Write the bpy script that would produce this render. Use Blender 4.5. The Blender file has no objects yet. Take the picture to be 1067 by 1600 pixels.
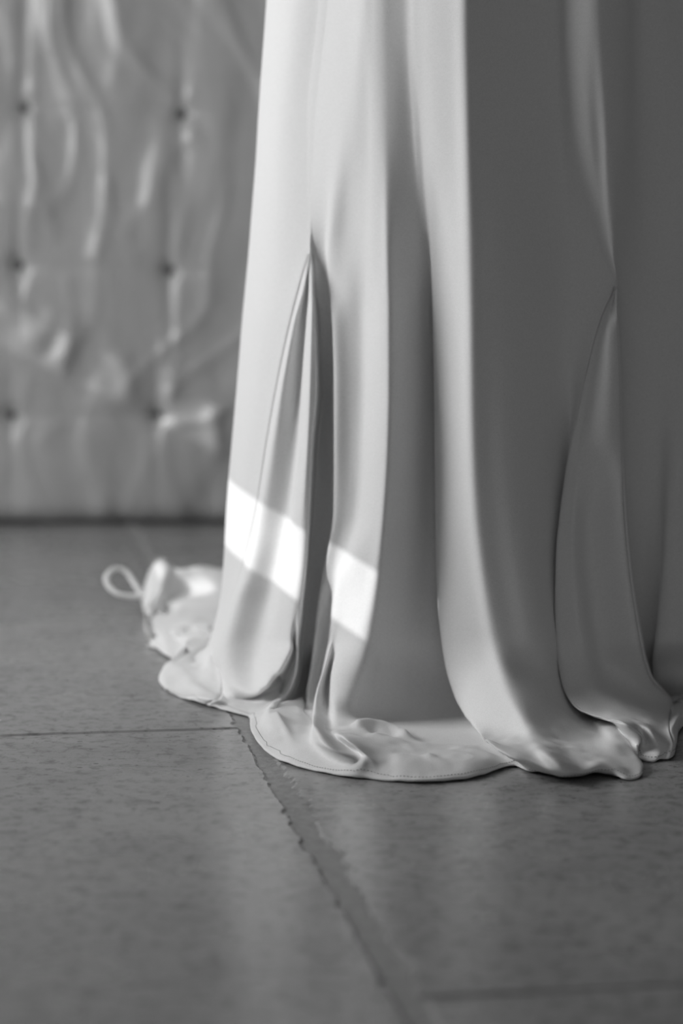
import bpy, bmesh, math, random
import numpy as np
from mathutils import Vector

C = bpy.context.scene
# ------------------------------------------------------------------ camera
HC, FPX, PITCH = 0.525, 85 / 36 * 1600, math.atan(440 / (85 / 36 * 1600))
cd = bpy.data.cameras.new('camera'); cam = bpy.data.objects.new('camera', cd)
C.collection.objects.link(cam); C.camera = cam
cam.location = (0, 0, HC); cam.rotation_euler = (math.pi / 2 - PITCH, 0, 0)
cd.sensor_fit = 'VERTICAL'; cd.sensor_height = 36; cd.sensor_width = 24; cd.lens = 85
cd.clip_start = 0.05
cd.dof.use_dof = True; cd.dof.focus_distance = 2.44; cd.dof.aperture_fstop = 2.8
# ------------------------------------------------------------------ world
w = bpy.data.worlds.new('world'); C.world = w; w.use_nodes = True
w.node_tree.nodes['Background'].inputs[0].default_value = (1, 1, 1, 1)
w.node_tree.nodes['Background'].inputs[1].default_value = 0.21
# ------------------------------------------------------------------ sun through the window gap
SUN_SLOPE, SUN_Y = 0.50, 0.20
sd = bpy.data.lights.new('sun', 'SUN'); sun = bpy.data.objects.new('sun', sd); C.collection.objects.link(sun)
sd.energy = 1.8; sd.angle = math.radians(0.22)
sun.rotation_euler = Vector((1.0, SUN_Y, -SUN_SLOPE)).to_track_quat('-Z', 'Y').to_euler()
sun.location = (-4, 2.6, 3)
# ------------------------------------------------------------------ window daylight, area lamp set inside the added sun mask
XW = -1.9
ad = bpy.data.lights.new('window_daylight', 'AREA'); al = bpy.data.objects.new('window_daylight', ad); C.collection.objects.link(al)
ad.shape = 'RECTANGLE'; ad.size = 1.2; ad.size_y = 1.2; ad.energy = 47
al.location = (XW + 0.06, 2.80, 0.98)
al.rotation_euler = Vector((1.0, 0.0, -0.25)).to_track_quat('-Z', 'Y').to_euler()
C.view_settings.view_transform = 'Standard'; C.view_settings.look = 'None'
C.view_settings.gamma = 1; C.view_settings.use_curve_mapping = False
C.view_settings.exposure = 0.0

# ------------------------------------------------------------------ helpers
cp, sp = math.cos(PITCH), math.sin(PITCH)
def ray(px, py):
    a = (px - 533.5) / FPX; b = (800 - py) / FPX
    return np.array([a, cp + b * sp, -sp + b * cp])
def at_y(px, py, Y):
    d = ray(px, py); t = Y / d[1]; return np.array([0, 0, HC]) + d * t
def at_z(px, py, z):
    d = ray(px, py); t = (z - HC) / d[2]; return np.array([0, 0, HC]) + d * t
def pt(px, py, v):
    return at_y(px, py, v) if v > 1 else at_z(px, py, v)

def link_mesh(name, verts, faces, mat, parent=None, smooth=True):
    me = bpy.data.meshes.new(name)
    me.from_pydata([tuple(map(float, v)) for v in verts], [], faces)
    me.materials.append(mat)
    if smooth: me.polygons.foreach_set('use_smooth', [True] * len(me.polygons))
    me.update()
    o = bpy.data.objects.new(name, me); C.collection.objects.link(o)
    if parent: o.parent = parent
    return o
def empty(name, loc=(0, 0, 0)):
    o = bpy.data.objects.new(name, None); C.collection.objects.link(o); o.location = loc; return o
def box(name, lo, hi, mat, parent=None):
    x0, y0, z0 = lo; x1, y1, z1 = hi
    v = [(x0,y0,z0),(x1,y0,z0),(x1,y1,z0),(x0,y1,z0),(x0,y0,z1),(x1,y0,z1),(x1,y1,z1),(x0,y1,z1)]
    f = [(0,3,2,1),(4,5,6,7),(0,1,5,4),(1,2,6,5),(2,3,7,6),(3,0,4,7)]
    return link_mesh(name, v, f, mat, parent, False)
def boxes(name, lst, mat, parent=None):
    V = []; Fc = []
    for (x0,y0,z0),(x1,y1,z1) in lst:
        n = len(V)
        V += [(x0,y0,z0),(x1,y0,z0),(x1,y1,z0),(x0,y1,z0),(x0,y0,z1),(x1,y0,z1),(x1,y1,z1),(x0,y1,z1)]
        Fc += [tuple(n + i for i in f) for f in [(0,3,2,1),(4,5,6,7),(0,1,5,4),(1,2,6,5),(2,3,7,6),(3,0,4,7)]]
    return link_mesh(name, V, Fc, mat, parent, False)

# vectorised value noise
_rs = np.random.RandomState(7); _T = _rs.rand(512, 512)
def vnoise(x, y, seed=0):
    x = np.asarray(x, float) + seed * 37.3; y = np.asarray(y, float) + seed * 91.7
    xi = np.floor(x).astype(int); yi = np.floor(y).astype(int); fx = x - xi; fy = y - yi
    fx = fx * fx * fx * (fx * (6 * fx - 15) + 10); fy = fy * fy * fy * (fy * (6 * fy - 15) + 10)
    g = lambda i, j: _T[i % 512, j % 512]
    return ((g(xi, yi) * (1 - fx) + g(xi + 1, yi) * fx) * (1 - fy) + (g(xi, yi + 1) * (1 - fx) + g(xi + 1, yi + 1) * fx) * fy) * 2 - 1

# ------------------------------------------------------------------ materials
def new_mat(name, col, rough, spec=0.5):
    m = bpy.data.materials.new(name); m.use_nodes = True; b = m.node_tree.nodes['Principled BSDF']
    b.inputs['Base Color'].default_value = (col, col, col, 1); b.inputs['Roughness'].default_value = rough
    b.inputs['Specular IOR Level'].default_value = spec
    return m, m.node_tree.nodes, m.node_tree.links, b
def noise(N, L, scale, detail=4, rough=0.6, vec=None, dist=0.0):
    n = N.new('ShaderNodeTexNoise'); n.inputs['Scale'].default_value = scale; n.inputs['Detail'].default_value = detail
    n.inputs['Roughness'].default_value = rough; n.inputs['Distortion'].default_value = dist
    if vec is not None: L.new(vec, n.inputs['Vector'])
    return n
def ramp(N, L, src, stops):
    r = N.new('ShaderNodeValToRGB'); L.new(src, r.inputs[0])
    e = r.color_ramp.elements
    while len(e) > 1: e.remove(e[-1])
    e[0].position = stops[0][0]; e[0].color = (stops[0][1],) * 3 + (1,)
    for p, c in stops[1:]:
        k = e.new(p); k.color = (c, c, c, 1)
    return r
def obj_coords(N, L, scale=(1, 1, 1)):
    t = N.new('ShaderNodeTexCoord'); mp = N.new('ShaderNodeMapping'); mp.inputs['Scale'].default_value = scale
    L.new(t.outputs['Object'], mp.inputs[0]); return mp.outputs[0]
def bump(N, L, src, strength, dist, b, prev=None):
    k = N.new('ShaderNodeBump'); k.inputs['Strength'].default_value = strength; k.inputs['Distance'].default_value = dist
    L.new(src, k.inputs['Height'])
    if prev: L.new(prev.outputs[0], k.inputs['Normal'])
    L.new(k.outputs[0], b.inputs['Normal']); return k

M_dress, N, L, B = new_mat('ivory_crepe', 0.80, 0.62, 0.30)
B.inputs['Sheen Weight'].default_value = 0.12; B.inputs['Sheen Roughness'].default_value = 0.4
v = obj_coords(N, L)
n1 = noise(N, L, 1500, 2, 0.6, v); n2 = noise(N, L, 26, 3, 0.5, v)
k = bump(N, L, n1.outputs[0], 0.25, 0.0005, B); bump(N, L, n2.outputs[0], 0.10, 0.002, B, k)
n3 = noise(N, L, 1100, 1, 0.5, v); r = ramp(N, L, n3.outputs[0], [(0.3, 0.74), (0.7, 0.86)]); L.new(r.outputs[0], B.inputs['Base Color'])
M_thread, *_ = new_mat('hem_thread', 0.42, 0.7, 0.2)

M_stone, N, L, B = new_mat('worn_travertine', 0.3, 0.4, 0.5)
v = obj_coords(N, L)
big = noise(N, L, 3.2, 5, 0.6, v, 0.4); fine = noise(N, L, 60, 6, 0.7, v); vein = noise(N, L, 9, 6, 0.65, obj_coords(N, L, (1, 1.3, 1)), 1.2)
r1 = ramp(N, L, big.outputs[0], [(0.30, 0.27), (0.7, 0.37)])
r2 = ramp(N, L, fine.outputs[0], [(0.36, 0.55), (0.50, 0.98), (1.0, 1.08)])
r3 = ramp(N, L, vein.outputs[0], [(0.30, 0.88), (0.50, 1.0), (0.75, 1.08)])
vor = N.new('ShaderNodeTexVoronoi'); vor.inputs['Scale'].default_value = 55; L.new(obj_coords(N, L, (1, 1.6, 1)), vor.inputs['Vector'])
pmask = noise(N, L, 14, 3, 0.6, v)
ms = N.new('ShaderNodeMath'); ms.operation = 'MULTIPLY_ADD'; L.new(pmask.outputs[0], ms.inputs[0]); ms.inputs[1].default_value = -0.55; 
L.new(vor.outputs['Distance'], ms.inputs[2])
pit = ramp(N, L, ms.outputs[0], [(0.0, 0.0), (0.02, 1.0)])
ms2 = N.new('ShaderNodeMath'); ms2.operation = 'ADD'; ms2.inputs[1].default_value = 0.22; L.new(ms.outputs[0], ms2.inputs[0])
pit = ramp(N, L, ms2.outputs[0], [(0.0, 0.35), (0.05, 1.0)])
def mul(a, b_):
    m = N.new('ShaderNodeMix'); m.data_type = 'RGBA'; m.blend_type = 'MULTIPLY'; m.inputs[0].default_value = 1
    L.new(a, m.inputs[6]); L.new(b_, m.inputs[7]); return m.outputs[2]
speck = noise(N, L, 240, 2, 0.6, v); r4 = ramp(N, L, speck.outputs[0], [(0.29, 0.45), (0.35, 1.0)])
c = mul(mul(mul(mul(r1.outputs[0], r4.outputs[0]), r2.outputs[0]), r3.outputs[0]), pit.outputs[0]); L.new(c, B.inputs['Base Color'])
rr = ramp(N, L, big.outputs[0], [(0.3, 0.20), (0.7, 0.32)]); L.new(rr.outputs[0], B.inputs['Roughness'])
k = bump(N, L, pit.outputs[0], 0.5, 0.0015, B); k = bump(N, L, fine.outputs[0], 0.25, 0.0012, B, k)
wave = noise(N, L, 7, 3, 0.5, v); bump(N, L, wave.outputs[0], 0.25, 0.004, B, k)

M_grout, N, L, B = new_mat('old_grout', 0.16, 0.7, 0.3)
n = noise(N, L, 90, 6, 0.7, obj_coords(N, L)); r = ramp(N, L, n.outputs[0], [(0.35, 0.28), (0.7, 0.42)]); L.new(r.outputs[0], B.inputs['Base Color'])
bump(N, L, n.outputs[0], 0.6, 0.003, B)

M_pad, N, L, B = new_mat('grey_vinyl', 0.27, 0.30, 0.5)
n = noise(N, L, 5, 5, 0.6, obj_coords(N, L)); r = ramp(N, L, n.outputs[0], [(0.3, 0.38), (0.7, 0.46)]); L.new(r.outputs[0], B.inputs['Base Color'])
n = noise(N, L, 240, 3, 0.6, obj_coords(N, L)); bump(N, L, n.outputs[0], 0.15, 0.001, B)
M_button, *_ = new_mat('button_vinyl', 0.02, 0.5)
M_wall, N, L, B = new_mat('plaster', 0.30, 0.9, 0.2)
n = noise(N, L, 4, 5, 0.6, obj_coords(N, L)); r = ramp(N, L, n.outputs[0], [(0.3, 0.26), (0.7, 0.34)]); L.new(r.outputs[0], B.inputs['Base Color'])
M_ceil, *_ = new_mat('ceiling_plaster', 0.35, 0.9, 0.2)
M_frame, *_ = new_mat('window_paint', 0.5, 0.4)
M_sun_mask, *_ = new_mat('sun_mask_cloth', 0.75, 0.9, 0.1)

# ------------------------------------------------------------------ room shell
def structure(o): o['kind'] = 'structure'; return o
X0, X1, Y0, Y1, ZC = XW, 2.6, -0.6, 4.46, 2.8
structure(box('wall_back', (X0 - 0.15, Y1, -0.05), (X1 + 0.15, Y1 + 0.15, ZC), M_wall))
structure(box('wall_right', (X1, Y0, -0.05), (X1 + 0.15, Y1, ZC), M_wall))
structure(box('ceiling', (X0 - 0.15, Y0, ZC), (X1 + 0.15, Y1 + 0.15, ZC + 0.1), M_ceil))
WY0, WY1, WZ0, WZ1 = 2.05, 4.36, 0.30, 2.05
wl = [((X0-0.02, Y0, -0.05), (X0, WY0, ZC)), ((X0-0.02, WY1, -0.05), (X0, Y1, ZC)), ((X0-0.02, WY0, WZ1), (X0, WY1, ZC)), ((X0-0.02, WY0, -0.05), (X0, WY1, WZ0))]
structure(boxes('wall_left', wl, M_wall))
win = structure(empty('window_1', (0, 0, 0)))
# unseen blinds added as sun masks; sloped gap and slot shape the beams
GY0 = 2.168  # sun band starts here; wide frame strip masks the gap before it
def gap_c(y): return 0.144 + SUN_SLOPE * 1.9 - 0.045 * (y + SUN_Y * 1.9 - 2.63)
GH = 0.041
VY0, VY1, VZ0, VZ1 = 2.89, 3.02, 0.884, 0.914  # slot added in the mask to throw a sun patch on the train
def slab_quad(name, ya, yb, za0, zb0, za1, zb1, x0, x1, mat, parent):
    V = [(x0, ya, za0), (x1, ya, za0), (x1, yb, zb0), (x0, yb, zb0), (x0, ya, za1), (x1, ya, za1), (x1, yb, zb1), (x0, yb, zb1)]
    return link_mesh(name, V, [(0,3,2,1),(4,5,6,7),(0,1,5,4),(1,2,6,5),(2,3,7,6),(3,0,4,7)], mat, parent, False)
bx0, bx1 = X0 - 0.014, X0 - 0.010
boxes('sun_mask', [((bx0, WY0, WZ0), (bx1, WY1, VZ0)), ((bx0, WY0, VZ0), (bx1, VY0, VZ1)), ((bx0, VY1, VZ0), (bx1, WY1, VZ1)), ((bx0, WY0, VZ1), (bx1, WY1, 0.96))], M_sun_mask, win)
slab_quad('sun_mask', WY0, WY1, 0.96, 0.96, gap_c(WY0) - GH, gap_c(WY1) - GH, bx0, bx1, M_sun_mask, win)
slab_quad('sun_mask', WY0, WY1, gap_c(WY0) + GH, gap_c(WY1) + GH, WZ1, WZ1, bx0, bx1, M_sun_mask, win)
boxes('window_frame', [((X0 - 0.02, WY0, WZ0), (X0 + 0.01, GY0, WZ1)), ((X0, WY1, WZ0 - 0.05), (X0 + 0.02, WY1 + 0.05, WZ1 + 0.05)),
                       ((X0, WY0 - 0.05, WZ1), (X0 + 0.02, WY1 + 0.05, WZ1 + 0.05)), ((X0, WY0 - 0.05, WZ0 - 0.05), (X0 + 0.03, WY1 + 0.05, WZ0))], M_frame, win)

# ------------------------------------------------------------------ floor: grout bed and big stone slabs
floor = structure(box('floor', (X0, Y0, -0.06), (X1, Y1, -0.0020), M_grout))
O = at_z(387, 1137, 0)[:2]; P2 = at_z(662, 1600, 0)[:2]
d1 = (O - P2) / np.linalg.norm(O - P2); d2 = np.array([d1[1], -d1[0]])
SL = 1.10; SW = 0.80
q = at_z(663, 1560, 0)[:2]; off_r = float(np.dot(q - O, d1))       # joint of the right column
def slab_mesh(u0, u1, v0, v1, seed):
    """u across (d2), v along (d1); ragged edges as in worn travertine"""
    rs = np.random.RandomState(seed)
    def side(a, b, fixed, axis, inward, amp, nseg):
        out = []
        for i in range(nseg):
            t = a + (b - a) * i / nseg
            n = abs(float(vnoise(t * 45, seed * 3.1 + fixed * 7))) ** 1.5 * amp + abs(float(vnoise(t * 160, seed * 5.7))) * amp * 0.35
            f = fixed + inward * n
            out.append((t, f) if axis == 0 else (f, t))
        return out
    ns = 260
    ring = (side(u0, u1, v0, 0, 1, 0.0022, 200) + side(v0, v1, u1, 1, -1, 0.006, ns) +
            side(u1, u0, v1, 0, -1, 0.0022, 200) + side(v1, v0, u0, 1, 1, 0.009, ns))
    ring = np.array(ring); cen = np.array([(u0 + u1) / 2, (v0 + v1) / 2])
    half = np.array([(u1 - u0) / 2, (v1 - v0) / 2])
    V = []; n = len(ring)
    def w(p, z): 
        g = O + p[0] * d2 + p[1] * d1; return (g[0], g[1], z)
    for p in ring: V.append(w(p, -0.02))
    for p in ring: V.append(w(p, -0.0030))
    for p in ring:
        s = np.sign(p - cen) * np.minimum(0.0045, np.abs(p - cen)); V.append(w(p - s * (np.abs(p - cen) > half * 0.97), -0.0))
    Fc = []
    for i in range(n):
        j = (i + 1) % n
        Fc.append((i, j, n + j, n + i)); Fc.append((n + i, n + j, 2 * n + j, 2 * n + i))
    Fc.append(tuple(range(2 * n, 3 * n)))
    return V, Fc
def add_slab(u0, u1, v0, v1, seed):
    V, Fc = slab_mesh(u0, u1, v0, v1, seed)
    o = link_mesh('stone_slab', V, Fc, M_stone, floor, False)
    return o
GJ = 0.0012; GD = 0.0056
sid = 1
for col in range(-3, 4):
    ua = col * SW; ub = ua + SW
    offv = 0.0 if col % 2 else off_r
    for rI in range(-4, 5):
        va = offv + rI * SL
        ctr = O + (ua + ub) / 2 * d2 + (va + SL / 2) * d1
        if ctr[0] < X0 - 0.5 or ctr[0] > X1 + 0.5 or ctr[1] < Y0 - 0.7 or ctr[1] > Y1 + 0.7: continue
        add_slab(ua + GD, ub - GD, va + GJ, va + SL - GJ, sid); sid += 1

# ------------------------------------------------------------------ tufted padded panel behind
PY = 4.31
def to_wall(px, py): p = at_y(px, py, PY); return p[0], p[2]
tufts = [to_wall(*t) for t in [(38,168),(30,415),(17,650),(285,178),(265,423),(245,650)]]
tx = (tufts[3][0] - tufts[0][0]); tz = tufts[0][1] - tufts[1][1]
alltuft = list(tufts)
for i in range(-5, 8):
    for j in range(-4, 3):
        if i in (0, 1) and j in (0, 1, 2): continue
        bx = tufts[0][0] + i * tx - 0.010 * j; bz = tufts[0][1] - j * tz * 0.97
        if bz < 0.1 or bz > 1.55 or bx < -1.55 or bx > 1.75: continue
        alltuft.append((bx + 0.008 * math.sin(i * 3 + j), bz + 0.006 * math.cos(i * 2 - j * 3)))
gx = np.arange(-1.65, 1.85, 0.0065); gz = np.concatenate([[0.006, 0.008, 0.013, 0.02], np.arange(0.027, 1.62, 0.0065)])
GX, GZ = np.meshgrid(gx, gz)
Hh = 0.007 * vnoise(GX * 9 + 0.8 * vnoise(GX * 5, GZ * 3, 5), GZ * 2.6, 1) + 0.004 * vnoise(GX * 22 + 1.2 * vnoise(GX * 6, GZ * 5, 3), GZ * 6, 2)
rid = 1 - np.abs(vnoise(GX * 13 + 1.6 * vnoise(GX * 4, GZ * 4, 9), GZ * 2.8, 4)); Hh = Hh + 0.006 * rid ** 3
rid = 1 - np.abs(vnoise(GX * 20 + 1.0 * vnoise(GX * 9, GZ * 6, 12) + GZ * 7, GZ * 9, 6)); Hh = Hh + 0.0012 * rid ** 4
for a, b in alltuft:
    r2_ = (GX - a) ** 2 + (GZ - b) ** 2
    Hh = Hh * (1 - 0.9 * np.exp(-r2_ / 0.0006)) - 0.008 * np.exp(-r2_ / 0.00025) - 0.006 * np.exp(-r2_ / 0.003)
    Hh -= 0.005 * np.exp(-((GX - a) / 0.010) ** 2) * np.exp(-((GZ - b) / 0.14) ** 2)
    Hh -= 0.0016 * np.exp(-((GZ - b) / 0.007) ** 2) * np.exp(-((GX - a) / 0.16) ** 2)
creases = [([(10,20),(22,90),(8,140),(2,180)], 9, 12), ([(88,0),(93,60),(103,120),(112,160)], 14, 16), ([(48,140),(48,210),(60,285),(44,350),(42,410)], 5, 11),
           ([(42,420),(40,470)], 6, 6), ([(188,20),(188,90),(178,130)], 8, 8), ([(250,190),(254,250),(235,310),(196,360)], 9, 10), ([(222,60),(226,130)], 12, 8),
           ([(168,290),(170,340),(150,400)], 7, 10), ([(295,150),(292,220)], 6, 10), ([(288,330),(276,400),(276,470),(278,560),(266,610)], 6, 9),
           ([(20,480),(40,510),(20,560)], 16, 18), ([(60,530),(85,500),(110,510),(100,560)], 12, 24), ([(105,440),(114,500),(100,590)], 6, 8),
           ([(192,562),(203,615)], 11, 26), ([(268,590),(264,650)], 8, 10), ([(275,662),(320,655),(350,640)], 6, 20), ([(335,665),(345,700)], 12, 24),
           ([(142,680),(130,740)], 12, 8), ([(340,200),(345,240),(330,300)], 12, 9), ([(68,320),(85,360)], 7, 8), ([(252,660),(258,700)], 6, 8), ([(110,600),(120,640),(50,700),(50,800)], 8, 6),
           ([(200,720),(170,800)], 10, 6), ([(300,700),(290,800)], 14, 7)]
for pts, wpx, hmm in creases:
    W = [to_wall(*p) for p in pts]; wd = wpx * 1.5 / 876; best = np.full(GX.shape, 9.0)
    for (ax, az), (bx, bz) in zip(W[:-1], W[1:]):
        dx, dz = bx - ax, bz - az; t = np.clip(((GX - ax) * dx + (GZ - az) * dz) / (dx * dx + dz * dz), 0, 1)
        best = np.minimum(best, (GX - ax - t * dx) ** 2 + (GZ - az - t * dz) ** 2)
    Hh = Hh + hmm * 0.0003 * np.exp(-best / (wd * wd) * 0.9)
Hh = Hh - 0.03 * np.clip((0.05 - GZ) / 0.05, 0, 1) ** 3
nz, nx = GX.shape
front = np.stack([GX, PY - Hh, GZ], -1).reshape(-1, 3)
idx = np.arange(nz * nx).reshape(nz, nx)
Fc = np.stack([idx[:-1, :-1], idx[:-1, 1:], idx[1:, 1:], idx[1:, :-1]], -1).reshape(-1, 4).tolist()
panel = empty('padded_panel', (0, PY + 0.05, 0.0))
def put(o, par):                                   # parent keeping world place
    o.parent = par; o.matrix_parent_inverse = par.matrix_world.inverted(); return o
bpy.context.view_layer.update()
Vv = front.tolist(); base = len(Vv)
# back and rim
rim = list(idx[0, :]) + list(idx[1:, -1]) + list(idx[-1, -2::-1]) + list(idx[-2:0:-1, 0])
for r_ in rim: Vv.append([front[r_][0], PY + 0.10, front[r_][2]])
m_ = len(rim)
for i in range(m_):
    j = (i + 1) % m_; Fc.append([int(rim[j]), int(rim[i]), base + i, base + j])
Fc.append([base + i for i in range(m_)])
def local(verts, par): l = par.location; return [(a - l[0], b - l[1], c_ - l[2]) for a, b, c_ in verts]
link_mesh('cover', local(Vv, panel), Fc, M_pad, panel)
bv = []
for a, b in alltuft:
    i = int(np.argmin(np.abs(gx - a))); j = int(np.argmin(np.abs(gz - b))); yb = PY - Hh[j, i]
    V = [(a, yb - 0.0068, b)]; Fb = []
    for rr_, dy in ((0.006, -0.006), (0.0105, -0.003), (0.012, 0.004)):
        for k in range(10): V.append((a + rr_ * math.cos(k * math.pi / 5), yb + dy, b + rr_ * math.sin(k * math.pi / 5)))
    for k in range(10):
        Fb.append((0, 1 + (k + 1) % 10, 1 + k))
        for l_ in (0, 1): Fb.append((1 + l_ * 10 + k, 1 + l_ * 10 + (k + 1) % 10, 11 + l_ * 10 + (k + 1) % 10, 11 + l_ * 10 + k))
    link_mesh('tuft_button', local(V, panel), Fb, M_button, panel)
panel['label'] = 'tall grey button-tufted padded panel with creased glossy cover, standing on the floor along the back'
panel['category'] = 'padded panel'

# ------------------------------------------------------------------ the dress
XC = 850.0; YC = 2.85
SIL = [(-60,420),(0,416),(200,402),(240,400),(330,393),(395,388),(500,378),(600,370),(700,361),(800,353),(880,349),(940,343),(1000,328)]
def lin(keys, y): ks = sorted(keys); return np.interp(y, [k[0] for k in ks], [k[1] for k in ks])
def pchip(xs, ys, x):
    xs = np.array(xs, float); ys = np.array(ys, float); h = np.diff(xs); dl = np.diff(ys) / h; n = len(xs); m = np.zeros(n)
    for i in range(1, n - 1):
        if dl[i - 1] * dl[i] > 0:
            w1 = 2 * h[i] + h[i - 1]; w2 = h[i] + 2 * h[i - 1]; m[i] = (w1 + w2) / (w1 / dl[i - 1] + w2 / dl[i])
    m[0] = dl[0]; m[-1] = dl[-1]
    x = np.asarray(x, float); k = np.clip(np.searchsorted(xs, x) - 1, 0, n - 2); t = (x - xs[k]) / h[k]
    return ys[k] * (1 + 2 * t) * (1 - t) ** 2 + h[k] * m[k] * t * (1 - t) ** 2 + ys[k + 1] * t * t * (3 - 2 * t) + h[k] * m[k + 1] * t * t * (t - 1)
PYG = np.concatenate([np.arange(-60, 380, 8.0), np.arange(380, 1000, 5.0), [1000.0]])
NH = len(PYG); NT = 110
def base_depth(px, py):
    a = XC - lin(SIL, py); b = np.interp(py, [-60, 1000], [0.23, 0.30])
    u = np.clip((px - XC) / a, -1, 1)
    return YC - b * np.sqrt(np.maximum(1 - u * u, 0))
COLS = []
# (name, hang keys [(py, px, off_cm)], tail keys [(px, py, depth>1 or height<1)])
def col(name, hang, tail): COLS.append((name, hang, tail))
col('c0', [(y, x, 0) for y, x in SIL], [(315,1026,2.83),(303,1038,2.80),(288,1036,2.80),(262,1040,2.79),(249,1050,2.78),(247,1060,2.77),(252,1069,0.003)])
col('c0b', [(-60,428,0),(0,424,0),(200,410,0),(395,398,0),(500,388,0),(700,371,0),(880,356,.3),(1000,332,.5)], [(322,1030,2.79),(312,1045,2.77),(296,1046,2.77),(270,1052,2.76),(258,1062,2.75),(257,1071,2.74),(264,1078,0.003)])
col('c1', [(-60,455,0.2),(0,455,0.2),(200,436,.2),(395,430,.2),(500,416,.3),(600,401,.3),(700,388,.3),(800,377,.3),(880,364,.5),(940,352,.8),(1000,334,1)], [(326,1030,2.76),(322,1050,2.735),(308,1062,2.73),(288,1068,2.73),(277,1078,2.72),(284,1088,0.003)])
col('seam_l', [(-60,500,-.6),(0,497,-.8),(200,479,-.9),(330,480,-.7),(395,484.3,-.3),(425,475,.0),(450,468,.2),(500,455,.4),(600,433,.4),(700,415,.4),(800,399,.5),(880,379,.8),(940,360,2.4),(1000,339,2.6)], [(333,1027,2.755),(344,1052,2.72),(347,1083,2.685),(340,1093,0.012),(322,1101,0.003)])
col('ga', [(-60,503,-.6),(0,500,-.8),(200,481,-.9),(330,482,-.7),(395,485,-.2),(425,479,.6),(450,475,1.0),(500,462,0.9),(600,443,1.3),(700,427,1.5),(800,410,1.5),(880,392,3.1),(940,370,5.2),(1000,352,5.8)], [(350,1035,2.693),(354,1070,2.68),(358,1091,2.665),(360,1099,0.007),(354,1108,0.003)])
col('v1', [(-60,506,-.6),(0,503,-.8),(200,483,-.9),(330,483,-.7),(395,485.6,-.3),(425,482,.0),(450,480,-0.5),(500,475,-1.2),(600,467,-1.6),(700,460,-1.2),(800,449,-1.0),(880,430,-0.1),(940,418,0.4),(1000,402,0.8)], [(398,1035,2.678),(396,1060,2.662),(394,1084,2.64),(394,1090,2.67),(388,1102,0.006),(376,1113,0.003)])
col('v2', [(-60,508,-.6),(0,505,-.8),(200,485,-.9),(330,484,-.7),(395,486,-.2),(425,484,.5),(450,484,.9),(500,481,0.9),(600,474,1.0),(700,469,1.5),(800,461,2.1),(880,448,1.5),(940,438,2.2),(1000,428,1.8)], [(424,1030,2.64),(421,1055,2.625),(417,1071,2.615),(418,1078,2.66),(410,1094,0.008),(384,1115,0.003)])
col('hook', [(-60,510,-.6),(0,507,-.8),(200,487,-.9),(330,485,-.7),(395,486.4,0),(425,487,.8),(450,488,1.4),(500,487,1.9),(600,484,2.4),(700,479,2.8),(800,472,3.0),(880,464,2.8),(940,458,3.3),(985,455,3.0),(1000,455,2.9)], [(455,1015,2.615),(446,1035,2.612),(436,1052,2.612),(438,1058,2.67),(434,1085,0.012),(386,1116,0.003)])
col('hk2', [(-60,511,-.6),(0,508,-.8),(200,488,-.9),(330,485.5,-.7),(395,486.7,-.1),(425,488,.6),(450,489,1.1),(500,489.5,1.6),(600,489,2.0),(700,483,2.6),(800,478,2.8),(880,471,3.0),(940,465,3.2),(975,461,2.8),(1000,459,1.4)], [(461,1020,2.655),(452,1048,2.665),(442,1070,2.67),(430,1095,0.010),(387,1116,0.003)])
col('g2', [(-60,512,-.6),(0,509,-.8),(200,489,-.9),(330,486,-.7),(395,487,-.2),(425,489,.4),(450,490,.8),(500,492,1.2),(600,494,1.6),(700,487,2.2),(800,483,2.4),(880,478,2.6),(940,471,2.8),(1000,465,2.6)], [(464,1025,2.62),(460,1060,2.625),(445,1085,2.635),(425,1103,0.012),(388,1117,0.003)])
col('seam_r', [(-60,515,-.6),(0,512,-.8),(200,491,-.9),(330,487,-.7),(395,487.6,-.4),(425,491,-.3),(450,492.5,-.6),(500,499,-1.2),(600,504,-2.2),(700,496,-2.0),(800,490,-2.0),(880,484,-2.0),(940,479,-2.2),(1000,473,-2.5)], [(470,1040,2.67),(462,1075,2.66),(446,1098,2.645),(424,1110,0.014),(390,1122,0.003)])
col('ch', [(-60,535,-.2),(0,530,-.4),(200,515,-.4),(330,508,-.5),(395,507,-1.2),(450,510,-1.4),(500,518,-2.2),(600,523,-4.0),(700,523,-4.6),(800,522,-4.6),(880,512,-4.6),(940,504,-4.6),(1000,497,-4.6)], [(493,1045,2.70),(486,1080,2.69),(462,1098,2.64),(420,1118,0.016),(408,1131,0.007),(392,1140,0.003)])
col('b0', [(-60,550,.2),(0,548,.2),(200,535,.2),(330,520,.1),(395,514,-.4),(450,515,-0.9),(500,519,0),(600,522,0.6),(700,522,0.7),(800,521,0.6),(880,507,0.2),(940,497,-.5),(1000,490,0)], [(485,1040,2.635),(478,1085,2.63),(477,1106,2.625),(468,1118,0.010),(440,1148,0.012),(412,1170,0.003)])
col('bv', [(-60,565,.8),(0,563,.8),(200,553,.6),(395,540,-0.4),(500,543,-0.5),(600,545,-0.2),(700,545,-0.1),(800,540,0.2),(860,527,0.2),(900,520,0.1),(940,516,-1.2),(1000,508,-1.8)], [(500,1045,2.64),(492,1090,2.63),(490,1118,2.60),(486,1138,0.010),(468,1170,0.014),(445,1190,0.003)])
col('b1', [(-60,570,1.0),(0,570,1.0),(200,573,0.9),(395,566,0.2),(500,566,-0.6),(600,565,-0.4),(700,562,-0.1),(800,555,0.2),(860,540,0.7),(900,528,1.2),(940,521,1.0),(1000,517,.7)], [(506,1045,2.575),(495,1080,2.56),(491,1108,2.54),(499,1146,0.034),(516,1170,0.026),(540,1184,0.018),(552,1195,0.010),(505,1205,0.003)])
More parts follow.
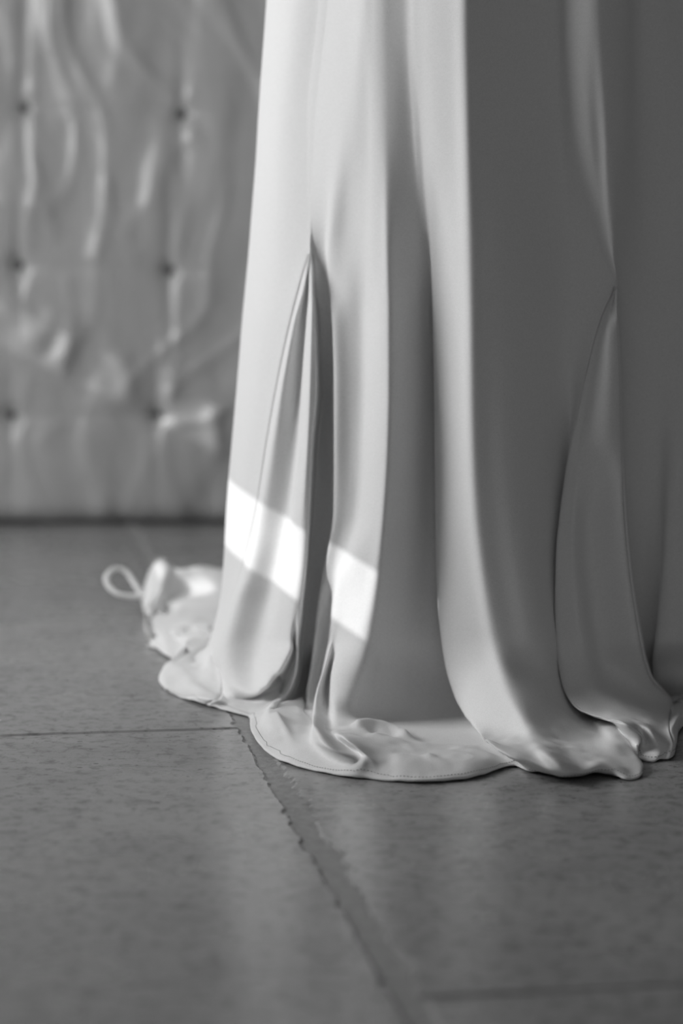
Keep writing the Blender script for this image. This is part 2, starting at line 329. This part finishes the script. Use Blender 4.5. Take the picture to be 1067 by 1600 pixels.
col('b1v', [(-60,579,1.1),(0,579,1.1),(200,583,1.2),(395,582,1.2),(500,582,0.8),(600,582,1.0),(700,578,1.3),(800,570,1.4),(880,550,2.2),(940,540,2.0),(1000,524,.9)], [(517,1045,2.60),(511,1085,2.58),(512,1125,2.53),(525,1155,0.020),(548,1172,0.014),(567,1188,0.016),(550,1213,0.003)])
col('b2', [(-60,588,1.2),(0,588,1.2),(200,594,1.4),(395,595,1.8),(500,596,2.2),(600,597,2.4),(700,594,2.7),(800,588,2.9),(880,575,3.0),(940,563,3.0),(1000,538,2.2)], [(522,1045,2.565),(520,1085,2.55),(526,1125,2.51),(540,1156,0.030),(560,1170,0.024),(576,1182,0.018),(575,1214,0.003)])
col('c2', [(-60,599,1.2),(0,599,1.2),(200,604,1.4),(395,606,2.2),(500,609,2.7),(600,609,2.9),(700,607,3.2),(800,601,3.4),(880,594,3.6),(940,586,3.6),(1000,573,3.6)], [(566,1045,2.545),(553,1085,2.54),(548,1112,2.535),(560,1136,0.014),(582,1160,0.020),(592,1190,0.012),(602,1217,0.003)])
col('c2r', [(-60,615,1.0),(0,615,1.0),(200,620,1.1),(395,626,1.0),(500,630,.8),(600,631,.8),(700,630,.8),(800,625,.8),(880,618,1.0),(940,612,1.2),(1000,600,1.6)], [(594,1045,2.58),(588,1090,2.57),(590,1122,2.565),(600,1138,0.010),(622,1156,0.012),(632,1185,0.014),(640,1220,0.003)])
col('dv', [(-60,632,0.9),(0,632,0.9),(200,642,0.6),(395,656,-0.6),(500,662,-1.8),(600,664,-2.4),(700,665,-3),(800,665,-3.4),(880,662,-3.4),(940,658,-3),(1000,650,-2.4)], [(645,1050,2.605),(642,1095,2.585),(645,1130,2.55),(655,1148,2.50),(664,1166,0.008),(674,1190,0.012),(672,1220,0.003)])
col('dv2', [(-60,639,1.0),(0,639,1.0),(200,649,.7),(395,664,-.9),(500,672,-2.5),(600,676,-3.4),(700,679,-4.0),(800,680,-4.3),(880,680,-4.2),(940,679,-3.8),(1000,678,-3.3)], [(678,1055,2.61),(684,1105,2.59),(698,1140,2.54),(716,1160,2.47),(730,1172,0.012),(745,1190,0.012),(742,1213,0.003)])
col('dw', [(-60,645,1.2),(0,645,1.2),(200,656,0.8),(395,670,-0.9),(500,682,-3.2),(600,688,-4.4),(700,692,-5),(800,694,-5.2),(880,696,-5),(940,698,-4.6),(1000,702,-4)], [(706,1055,2.61),(724,1105,2.58),(756,1145,2.51),(784,1170,2.43),(798,1184,0.005),(806,1191,0.004),(803,1195,0.003)])
col('d0', [(-60,655,1.5),(0,655,1.5),(200,664,1.1),(395,673,0.1),(500,675,-.6),(600,677,-1.0),(700,678,-1.2),(800,679,-1.2),(880,680,-1.0),(940,682,-.6),(1000,688,0)], [(697,1050,2.555),(713,1096,2.53),(745,1142,2.45),(775,1170,0.028),(808,1190,0.020),(828,1201,0.008),(826,1204,0.003)])
col('d1', [(-60,672,2.1),(0,672,2.1),(200,680,1.8),(395,686,.8),(500,690,.5),(600,692,.2),(700,694,.1),(800,696,.2),(880,699,.4),(940,703,.9),(1000,711,1.4)], [(722,1050,2.53),(742,1100,2.49),(775,1148,2.42),(810,1178,0.026),(845,1200,0.014),(852,1208,0.003)])
col('d2', [(-60,705,3.2),(0,705,3.2),(200,710,3.0),(395,714,2.8),(500,717,2.7),(600,718,2.6),(700,719,2.5),(800,723,2.5),(880,732,2.6),(940,741,2.8),(1000,752,3.1)], [(765,1050,2.50),(784,1100,2.45),(808,1145,2.40),(835,1180,0.024),(868,1208,0.012),(874,1214,0.003)])
col('c3', [(-60,727,4.0),(0,727,4.0),(200,730,4.0),(395,733,4.2),(500,735,4.2),(600,736,4.1),(700,738,4.0),(800,743,4.0),(880,752,4.0),(940,761,4.1),(1000,772,4.2)], [(787,1050,2.485),(806,1100,2.43),(830,1145,2.375),(857,1180,0.028),(885,1207,0.014),(892,1216,0.003)])
col('c3r', [(-60,748,3.2),(0,748,3.2),(200,750,3.3),(395,754,3.8),(500,757,3.7),(600,759,3.6),(700,762,3.5),(800,770,3.5),(880,780,3.5),(940,791,3.6),(1000,804,3.8)], [(820,1050,2.50),(842,1100,2.45),(868,1148,2.40),(895,1183,0.016),(918,1205,0.010),(925,1209,0.005)])
col('c3b', [(-60,785,2.0),(0,785,2.0),(200,787,2.2),(395,790,3.0),(500,792,2.9),(600,795,2.9),(700,799,2.9),(800,807,3.0),(880,816,3.1),(940,826,3.2),(1000,838,3.4)], [(855,1050,2.52),(875,1098,2.49),(905,1148,2.42),(930,1180,0.014),(945,1198,0.012),(950,1210,0.003)])
col('er', [(-60,830,0.4),(0,830,0.4),(200,832,0.8),(395,836,1.2),(500,838,1.0),(600,839,.8),(700,840,.6),(800,842,.6),(880,846,.7),(940,852,1),(1000,862,1.4)], [(875,1050,2.55),(893,1095,2.53),(925,1135,2.475),(955,1165,0.017),(978,1192,0.009),(978,1216,0.003)])
col('ev', [(-60,868,-0.2),(0,868,-0.2),(200,874,-0.3),(395,884,-1),(500,885,-1.2),(600,884,-1.8),(700,882,-2.6),(800,880,-3),(880,878,-3.2),(940,879,-3.2),(1000,883,-3)], [(890,1050,2.60),(902,1090,2.57),(928,1122,2.51),(958,1146,0.020),(986,1170,0.014),(1004,1196,0.007),(1002,1210,0.003)])
col('ew', [(-60,883,0.9),(0,883,0.9),(200,889,0.5),(395,905,-.8),(430,920,-.7),(500,905,-.9),(600,895,-1.6),(700,891,-3),(800,889,-4),(880,886,-4.6),(940,886,-4.8),(1000,892,-4.8)], [(900,1050,2.62),(915,1085,2.58),(940,1115,2.53),(968,1142,0.014),(988,1168,0.008),(998,1185,0.004),(996,1192,0.003)])
col('e0', [(-60,900,1.9),(0,900,1.9),(200,908,1.6),(395,935,0),(430,955,.3),(446,961.5,.4),(480,947,.2),(515,934,0.3),(592,914,0.2),(676,895,0),(730,884,-.5),(800,874,-.6),(860,868,-.5),(940,866,-.4),(1000,867,0)], [(870,1035,2.55),(880,1080,2.52),(903,1110,2.475),(940,1123,2.44),(975,1131,0.040),(998,1145,0.030),(1003,1158,0.018),(985,1166,0.008),(980,1170,0.003)])
col('e0b', [(-60,912,2.5),(0,912,2.5),(200,921,2.2),(395,945,.6),(430,958,.5),(446,962,.5),(480,951,.7),(515,941,0.8),(592,923,0.6),(676,907,0.5),(730,898,.2),(800,888,.2),(860,883,.3),(940,883,.5),(1000,887,1.0)], [(892,1035,2.54),(905,1075,2.522),(930,1102,2.49),(965,1118,2.45),(998,1136,0.028),(1010,1155,0.016),(1010,1174,0.007),(1000,1184,0.003)])
col('e1', [(-60,924,3.0),(0,924,3.0),(200,934,2.4),(395,950,1.2),(430,960,.7),(446,962.4,.5),(480,954,.9),(515,947,1.6),(592,932,1.2),(676,915,1.0),(730,905,.5),(800,898,.6),(860,896,.8),(940,902,1.2),(1000,909,1.6)], [(918,1040,2.545),(933,1075,2.525),(958,1098,2.50),(990,1120,2.46),(1018,1145,0.026),(1030,1168,0.012),(1020,1187,0.003)])
col('ex', [(-60,938,3.2),(0,938,3.2),(200,946,2.9),(395,953,1.6),(430,961,.8),(446,962.8,.5),(480,957,.8),(515,951,2.4),(592,949,2.4),(676,948,2.2),(730,945,1.2),(800,921,-.8),(860,922,-1),(940,930,-1),(1000,938,-.6)], [(945,1040,2.57),(955,1070,2.555),(975,1092,2.53),(1003,1112,2.50),(1028,1138,0.020),(1044,1162,0.014),(1036,1184,0.003)])
col('f0', [(-60,955,2.8),(0,955,2.8),(200,960,2.6),(395,958,2.0),(430,962,1.2),(446,963.5,.9),(480,964,2.3),(515,966,2.5),(592,970,2.3),(676,972,1.9),(730,974,1.9),(800,978,2),(860,983,2),(940,993,2),(1000,1003,2.2)], [(1012,1040,2.56),(1024,1068,2.575),(1045,1085,2.60),(1054,1094,2.615),(1048,1118,2.56),(1046,1145,0.018),(1052,1168,0.012),(1047,1184,0.003)])
col('g0', [(-60,975,2.0),(0,975,2.0),(200,976,1.8),(395,972,.6),(446,970,.0),(480,970,-.6),(515,971,-1),(592,974,-2),(676,976,-3),(800,980,-3.6),(940,992,-3.6),(1000,1000,-3.6)], [(1008,1040,2.62),(1018,1070,2.62),(1036,1090,2.62),(1050,1105,0.010),(1062,1120,0.012),(1062,1140,0.003)])
col('g1', [(-60,1000,.0),(0,1000,-.1),(200,1003,-.4),(395,1008,-1),(500,1012,-1.6),(600,1020,-2.2),(700,1026,-2.8),(800,1030,-3.4),(940,1036,-4),(1000,1036,-4.2)], [(1034,1040,2.66),(1036,1070,2.66),(1044,1090,2.66),(1062,1100,0.010),(1080,1110,0.010),(1085,1125,0.003)])
col('h0', [(-60,1040,.8),(0,1040,.6),(100,1042,.4),(200,1050,.0),(395,1062,-.2),(500,1064,-.3),(600,1063,-.4),(700,1052,-.6),(800,1042,-.8),(880,1035,-1),(940,1029,-1.2),(1000,1022,-1.4)], [(1018,1040,2.62),(1022,1068,2.63),(1040,1090,2.65),(1070,1096,0.014),(1090,1100,0.010),(1105,1112,0.003)])
col('h1', [(-60,1060,.6),(0,1060,.6),(200,1075,.8),(395,1090,1),(600,1095,1.0),(700,1085,.8),(800,1075,.6),(940,1060,.6),(1000,1052,.6)], [(1050,1040,2.60),(1056,1068,2.61),(1075,1086,2.62),(1100,1090,0.016),(1120,1092,0.010),(1130,1100,0.003)])
col('h2', [(-60,1100,1.6),(0,1100,1.6),(395,1125,2),(700,1130,2),(940,1120,2),(1000,1118,2)], [(1120,1040,2.60),(1130,1070,2.60),(1150,1088,0.03),(1165,1090,0.014),(1175,1098,0.003)])
col('h3', [(-60,1160,-.5),(0,1160,-.5),(395,1180,-1),(700,1195,-1),(1000,1205,-1)], [(1212,1040,2.68),(1225,1075,0.03),(1240,1080,0.014),(1250,1088,0.003)])
col('h4', [(-60,1215,1.5),(0,1215,1.5),(395,1245,2),(700,1270,2),(1000,1300,2)], [(1310,1040,0.07),(1325,1060,0.02),(1340,1060,0.014),(1352,1062,0.003)])
WX, WY, WZ = at_y(XC, -60, YC)[0], YC + 0.02, 1.08
NW = 14
def cr_chain(P, n_per=14):
    P = np.array(P); P = np.vstack([2 * P[0] - P[1], P, 2 * P[-1] - P[-2]]); out = []
    for i in range(1, len(P) - 2):
        p0, p1, p2, p3 = P[i - 1], P[i], P[i + 1], P[i + 2]
        t0 = 0; t1 = t0 + max(np.linalg.norm(p1 - p0), 1e-5) ** .5; t2 = t1 + max(np.linalg.norm(p2 - p1), 1e-5) ** .5; t3 = t2 + max(np.linalg.norm(p3 - p2), 1e-5) ** .5
        for s in range(n_per):
            t = t1 + (t2 - t1) * s / n_per
            A1 = (t1 - t) / (t1 - t0) * p0 + (t - t0) / (t1 - t0) * p1; A2 = (t2 - t) / (t2 - t1) * p1 + (t - t1) / (t2 - t1) * p2
            A3 = (t3 - t) / (t3 - t2) * p2 + (t - t2) / (t3 - t2) * p3
            B1 = (t2 - t) / (t2 - t0) * A1 + (t - t0) / (t2 - t0) * A2; B2 = (t3 - t) / (t3 - t1) * A2 + (t - t1) / (t3 - t1) * A3
            out.append((t2 - t) / (t2 - t1) * B1 + (t - t1) / (t2 - t1) * B2)
    out.append(P[-2]); return np.array(out)
def resample(P, n):
    s = np.concatenate([[0], np.cumsum(np.linalg.norm(np.diff(P, axis=0), axis=1))]); t = np.linspace(0, s[-1], n)
    return np.stack([np.interp(t, s, P[:, i]) for i in range(3)], -1)
def waist_rows(top, ang_xy, nrow=NW):
    """from the row just above the frame up to the waist"""
    tgt = np.array([WX + 0.155 * ang_xy[0], WY + 0.125 * ang_xy[1], WZ]); out = []
    for i in range(nrow):
        t = i / nrow; z = WZ + (top[2] - WZ) * t
        s = math.sin(t * math.pi / 2) ** 0.92
        out.append([tgt[0] + (top[0] - tgt[0]) * s, tgt[1] + (top[1] - tgt[1]) * s, z])
    return np.array(out)
columns = []; names = []
zrow = None
for name, hang, tail in COLS:
    ys = [h[0] for h in hang]; px = pchip(ys, [h[1] for h in hang], PYG); of = pchip(ys, [h[2] for h in hang], PYG)
    P = np.array([at_y(x, y, base_depth(x, y) - o / 100) for x, y, o in zip(px, PYG, of)])
    if name == 'c0': zrow = P[:, 2].copy(); c0P = P
    T = [pt(*t) for t in tail]
    ctx = P[-9]
    ch = cr_chain([ctx, P[-1]] + T)[14:]
    T = resample(ch, NT + 1)[1:]
    dirv = np.array([P[0][0] - WX, P[0][1] - WY]); dirv = dirv / np.linalg.norm(dirv)
    W_ = waist_rows(P[0], dirv)
    columns.append(np.vstack([W_, P, T])); names.append(name)
# right side and back: plain folds closing the skirt
lastP = columns[-1]; NB = 26
cx = WX
for k in range(1, NB):
    ph = k / NB                                   # 0 at right silhouette ... 1 at the left silhouette
    th = math.radians(-12 + 192 * ph)
    rows = []
    for z, c0p in zip(zrow, c0P):
        a = cx - c0p[0]; b_ = 0.26 + 0.10 * (1 - z / 0.8)
        r_ = 1 + 0.07 * math.cos(k * 2.45) * min(1, (1.2 - z))
        rows.append([cx + a * math.cos(th) * r_, YC + b_ * math.sin(th) * r_, z])
    P = np.array(rows)
    a = cx - c0P[-1][0]; e = P[-1]; ux, uy = math.cos(th), math.sin(th)
    ex = 0.07 + 0.03 * math.sin(k * 1.7) + 0.40 * math.exp(-((ph - 0.5) / 0.12) ** 2)
    lim = min(ex, (4.15 - e[1]) / max(uy, 0.05) if uy > 0 else 9)
    z0 = e[2]; T = [e + np.array([ux * .01, uy * .01, -z0 * .45]), e + np.array([ux * .04, uy * .04, .03 - z0])]
    for q_ in range(1, 7):
        T.append(np.array([e[0] + ux * lim * q_ / 6, e[1] + uy * lim * q_ / 6, 0.006 + 0.014 * (1 + math.sin(q_ * 2.3 + k * 1.9)) * (q_ < 6)]))
    T[-1][2] = 0.003
    ch = cr_chain([P[-9], P[-1]] + T)[14:]
    T = resample(ch, NT + 1)[1:]
    W_ = waist_rows(P[0], np.array([ux, uy]))
    columns.append(np.vstack([W_, P, T])); names.append('back')
G = np.array(columns)                              # (ncol, nrow, 3)
nc, nr, _ = G.shape
SUB = 9
Gp = np.concatenate([G[-1:], G, G[:2]], 0)
S_ = np.zeros((nc * SUB, nr, 3))
def dd(a, b): return np.maximum(np.linalg.norm(a - b, axis=-1), 2e-4)[:, None] ** 0.5
for i in range(nc):
    p0, p1, p2, p3 = Gp[i], Gp[i + 1], Gp[i + 2], Gp[i + 3]
    t0 = 0; t1 = dd(p0, p1); t2 = t1 + dd(p1, p2); t3 = t2 + dd(p2, p3)
    for s in range(SUB):
        t = t1 + (t2 - t1) * s / SUB
        A1 = (t1 - t) / (t1 - t0) * p0 + (t - t0) / (t1 - t0) * p1; A2 = (t2 - t) / (t2 - t1) * p1 + (t - t1) / (t2 - t1) * p2
        A3 = (t3 - t) / (t3 - t2) * p2 + (t - t2) / (t3 - t2) * p3
        B1 = (t2 - t) / (t2 - t0) * A1 + (t - t0) / (t2 - t0) * A2; B2 = (t3 - t) / (t3 - t1) * A2 + (t - t1) / (t3 - t1) * A3
        S_[i * SUB + s] = (t2 - t) / (t2 - t1) * B1 + (t - t1) / (t2 - t1) * B2
# gentle relaxation
for it in range(6):
    lu = (np.roll(S_, 1, 0) + np.roll(S_, -1, 0)) / 2 - S_
    lv = np.zeros_like(S_); lv[:, 1:-1] = (S_[:, 2:] + S_[:, :-2]) / 2 - S_[:, 1:-1]
    S_ = S_ + 0.4 * lu * (np.arange(nr) < nr - 1)[None, :, None] + 0.35 * lv
low = np.clip((0.045 - S_[:, :, 2]) / 0.03, 0, 1) * (np.arange(nr) > NW + NH)[None, :]
S_[:, :, 2] += low * (0.0011 * vnoise(S_[:, :, 0] * 38, S_[:, :, 1] * 26, 3) + 0.0010 * vnoise(S_[:, :, 0] * 80, S_[:, :, 1] * 60, 8))
wr = [([(560,1137),(585,1130),(612,1131),(634,1143)],6.5,8),([(590,1158),(640,1165),(700,1166),(770,1178)],2.5,8),([(672,1188),(690,1194),(705,1206)],4,6),
      ([(735,1188),(762,1193)],3.5,7),([(432,1128),(445,1145),(455,1165)],4,7),([(416,1127),(420,1113),(444,1101),(475,1090)],6,7),([(585,1144),(612,1146)],-4,9),
      ([(500,1200),(520,1205)],2.5,6),([(600,1196),(640,1200)],3,8),([(262,1050),(290,1062),(320,1080)],3,8)]
for pl, hm, wx in wr:
    W = [at_z(a_, b_, 0.010)[:2] * np.array([1, 0.33]) for a_, b_ in pl]; best = np.full(S_.shape[:2], 9.0)
    for A_, B_ in zip(W[:-1], W[1:]):
        d_ = B_ - A_; q2 = np.clip(((S_[:, :, 0] - A_[0]) * d_[0] + (S_[:, :, 1] * 0.33 - A_[1]) * d_[1]) / (d_ @ d_), 0, 1)
        best = np.minimum(best, (S_[:, :, 0] - A_[0] - q2 * d_[0]) ** 2 + (S_[:, :, 1] * 0.33 - A_[1] - q2 * d_[1]) ** 2)
    S_[:, :, 2] += low * np.clip((nr - 6 - np.arange(nr)) / 14, 0, 1)[None, :] * hm * 0.001 * np.exp(-best / (wx / 1500) ** 2)
S_[:, :, 2] = np.maximum(S_[:, :, 2], 0.0022)
ncs = nc * SUB
# normals for seam grooves and hem band
def grid_normals(S):
    du = np.roll(S, -1, 0) - np.roll(S, 1, 0); dv = np.gradient(S, axis=1)
    n = np.cross(dv, du); n /= np.maximum(np.linalg.norm(n, axis=-1), 1e-9)[..., None]; return n
NN = grid_normals(S_)
ctr = np.array([WX, YC, 0.4]); mid = NW + NH // 2
sgn = np.sign(np.mean(np.sum(NN[:, mid] * (S_[:, mid] - ctr), -1))); NN *= sgn
row0 = {'seam_l': NW + int(np.searchsorted(PYG, 396)), 'seam_r': NW + int(np.searchsorted(PYG, 396)), 'e0': NW + int(np.searchsorted(PYG, 447)), 'f0': NW + int(np.searchsorted(PYG, 447))}
for nm in ('seam_l', 'seam_r', 'e0', 'f0'):
    ci = names.index(nm) * SUB; r0 = row0[nm]
    S_[ci, r0:] -= NN[ci, r0:] * 0.0011
    dirn = 1 if nm in ('seam_l', 'e0') else -1
    for kk, am in ((1, 0.0005),): S_[(ci + dirn * kk), r0:] += NN[ci + dirn * kk, r0:] * am
dress = empty('wedding_dress', (float(WX), YC, 0.0))
L0 = np.array(dress.location)
idg = np.arange(ncs * nr).reshape(ncs, nr)
godets = [(names.index('seam_l') * SUB, names.index('seam_r') * SUB, row0['seam_l']), (names.index('e0') * SUB, names.index('f0') * SUB, row0['e0'])]
def in_godet(c_, r_):
    for gi, (a, b, r0) in enumerate(godets):
        if a <= c_ < b and r_ >= r0: return gi
    return -1
verts_all = (S_ - L0).reshape(-1, 3)
groups = {-1: [], 0: [], 1: []}
for c_ in range(ncs):
    c2_ = (c_ + 1) % ncs
    for r_ in range(nr - 1):
        q4 = (idg[c_, r_], idg[c_, r_ + 1], idg[c2_, r_ + 1], idg[c2_, r_])
        groups[in_godet(c_, r_)].append(q4 if sgn > 0 else q4[::-1])
def sub_mesh(name, faces):
    fa = np.array(faces); used, inv = np.unique(fa, return_inverse=True)
    o = link_mesh(name, verts_all[used], inv.reshape(fa.shape).tolist(), M_dress, dress)
    md = o.modifiers.new('cloth_thickness', 'SOLIDIFY'); md.thickness = 0.0016; md.offset = -1
    return o
sub_mesh('skirt', groups[-1])
g_l = sub_mesh('godet_panel', groups[0]); g_l['label'] = 'bright triangular godet let into the left of the skirt'
g_r = sub_mesh('godet_panel', groups[1]); g_r['label'] = 'shaded triangular godet let into the right of the skirt'
dress['label'] = 'pale crepe wedding dress with flared godet skirt, its hem puddled on the stone floor'
dress['category'] = 'dress'
# hem stitching along the visible hem, one centimetre from the edge
def tube(P, rad, nseg=8, closed=False, flat=None):
    P = np.array(P); n = len(P); V = []; Fc = []
    T = np.gradient(P, axis=0); T /= np.maximum(np.linalg.norm(T, axis=1), 1e-9)[:, None]
    up = np.array([0, 0, 1.0])
    for i in range(n):
        a = np.cross(T[i], up); a = a / max(np.linalg.norm(a), 1e-6); b = np.cross(a, T[i])
        for k in range(nseg):
            an = 2 * math.pi * k / nseg; fr = rad if flat is None else rad * flat
            V.append(P[i] + a * math.cos(an) * rad + b * math.sin(an) * fr)
    for i in range(n - 1):
        for k in range(nseg): Fc.append((i * nseg + k, i * nseg + (k + 1) % nseg, (i + 1) * nseg + (k + 1) % nseg, (i + 1) * nseg + k))
    Fc.append(tuple(range(nseg))[::-1]); Fc.append(tuple((n - 1) * nseg + k for k in range(nseg)))
    return V, Fc
HV = []; HF = []
line = []
ca, cb = names.index('c0') * SUB, names.index('g0') * SUB
for c_ in range(ca, cb):
    colp = S_[c_]; seg = np.linalg.norm(np.diff(colp, axis=0), axis=1)[::-1]; acc = np.cumsum(seg); k = int(np.searchsorted(acc, 0.0065)); r_ = nr - 2 - k
    line.append(colp[r_] + NN[c_, r_] * 0.0002)
line = np.array(line); s = np.concatenate([[0], np.cumsum(np.linalg.norm(np.diff(line, axis=0), axis=1))])
for t in np.arange(0, s[-1], 0.0036):
    a = np.array([np.interp(t, s, line[:, i]) for i in range(3)]); b = np.array([np.interp(t + 0.0016, s, line[:, i]) for i in range(3)])
    d = b - a; ln = np.linalg.norm(d)
    if ln < 1e-4: continue
    V, Fc = tube([a, (a + b) / 2, b], 0.00040, 4); n0 = len(HV)
    HV += [v_ - L0 for v_ in V]; HF += [tuple(n0 + i for i in f) for f in Fc]
st = link_mesh('hem_stitching', HV, HF, M_thread, dress); st['kind'] = 'stuff'

# ------------------------------------------------------------------ gathered train behind the skirt
def lofted(name, cols_, mat, parent, nrow=90, sub=10, relax=4, closed=False):
    A = np.array([resample(cr_chain([pt(*k) for k in cc]), nrow) for cc in cols_])
    Ap = np.concatenate([2 * A[:1] - A[1:2], A, 2 * A[-1:] - A[-2:-1]], 0); out = []
    for i in range(len(A) - 1):
        p0, p1, p2, p3 = Ap[i:i + 4]
        for s in range(sub):
            t = s / sub; out.append(0.5 * (2 * p1 + (p2 - p0) * t + (2 * p0 - 5 * p1 + 4 * p2 - p3) * t * t + (3 * p1 - p0 - 3 * p2 + p3) * t ** 3))
    out.append(A[-1]); S = np.array(out)
    for it in range(relax):
        l_ = np.zeros_like(S); l_[1:-1, 1:-1] = (S[2:, 1:-1] + S[:-2, 1:-1] + S[1:-1, 2:] + S[1:-1, :-2]) / 4 - S[1:-1, 1:-1]; S = S + 0.6 * l_
    S[:, 2:-2, 2] += 0.004 * vnoise(S[:, 2:-2, 0] * 30, S[:, 2:-2, 1] * 16, 3)
    S[:, :, 2] = np.maximum(S[:, :, 2], 0.002)
    a, b = S.shape[:2]; ix = np.arange(a * b).reshape(a, b)
    F_ = np.stack([ix[:-1, :-1], ix[:-1, 1:], ix[1:, 1:], ix[1:, :-1]], -1).reshape(-1, 4).tolist()
    o = link_mesh(name, (S - L0).reshape(-1, 3), F_, mat, parent)
    md = o.modifiers.new('cloth_thickness', 'SOLIDIFY'); md.thickness = 0.0016; md.offset = 0
    return o
T_ = [
 [(236,925,3.36),(224,922,3.34),(220,930,3.32),(222,942,3.30),(226,955,3.27),(228,965,0.003)],
 [(245,935,3.42),(236,893,3.38),(236,903,3.31),(232,930,3.25),(229,952,3.22),(231,966,3.23),(227,985,0.022),(231,996,0.003)],
 [(262,938,3.44),(252,876,3.40),(256,888,3.32),(250,922,3.23),(240,950,3.21),(241,960,3.22),(236,990,3.06),(246,1014,0.003)],
 [(282,938,3.46),(273,884,3.39),(275,897,3.31),(270,925,3.25),(258,943,3.22),(259,953,3.23),(250,990,3.03),(264,1026,0.003)],
 [(312,938,3.46),(288,888,3.39),(291,901,3.30),(292,922,3.28),(284,938,3.22),(285,946,3.21),(276,990,3.00),(286,1033,0.003)],
 [(342,938,3.46),(320,887,3.38),(322,900,3.30),(322,922,3.26),(318,940,3.20),(318,947,3.18),(306,992,2.97),(312,1038,0.003)],
 [(382,938,3.46),(360,886,3.38),(362,900,3.31),(362,925,3.24),(360,945,3.17),(360,952,3.15),(350,995,2.96),(350,1040,0.003)],
 [(430,938,3.46),(420,888,3.38),(420,900,3.31),(420,930,3.24),(420,950,3.17),(420,960,3.13),(415,1000,2.98),(410,1036,0.003)],
 [(470,938,3.46),(470,930,3.44),(470,930,3.40),(470,940,3.36),(470,950,3.30),(470,960,3.2),(465,990,0.01),(460,1005,0.003)]]
tr = lofted('train', T_, M_dress, dress)
tr['label'] = 'bunched train of the dress lying on the floor left of the skirt'
R_ = [
 [(1020,1062,2.84),(1016,1060,2.82),(1018,1066,2.80),(1022,1074,2.78),(1026,1082,0.003)],
 [(1045,1062,2.88),(1034,1052,2.84),(1034,1058,2.80),(1034,1078,2.72),(1040,1090,2.69),(1046,1092,0.010),(1048,1100,0.003)],
 [(1065,1062,2.90),(1050,1034,2.86),(1050,1042,2.80),(1048,1070,2.71),(1054,1086,2.68),(1056,1090,0.012),(1058,1105,0.003)],
 [(1085,1062,2.90),(1072,1020,2.88),(1072,1030,2.81),(1068,1062,2.72),(1072,1082,2.69),(1072,1088,0.012),(1074,1102,0.003)],
 [(1115,1062,2.90),(1105,1018,2.88),(1105,1028,2.81),(1100,1060,2.74),(1100,1078,2.71),(1100,1084,0.012),(1100,1096,0.003)],
 [(1160,1062,2.90),(1150,1040,2.88),(1150,1046,2.82),(1150,1062,2.78),(1150,1074,0.008),(1150,1080,0.003)]]
tr2 = lofted('train', R_, M_dress, dress)
tr2['label'] = 'rumpled edge of the train on the floor at the right of the skirt'
lp = [(238,926,3.27),(222,930,3.27),(205,932,3.27),(185,928,3.27),(170,916,3.28),(166,903,3.29),(172,893,3.30),(184,888,3.31),(197,893,3.31),(208,908,3.30),(218,924,3.285),(228,934,3.28)]
Pl = cr_chain([pt(*k) for k in lp], 8)
V, Fc = tube(Pl, 0.0042, 10, flat=0.8)
wl_ = link_mesh('wrist_loop', [v_ - L0 for v_ in V], Fc, M_dress, dress)
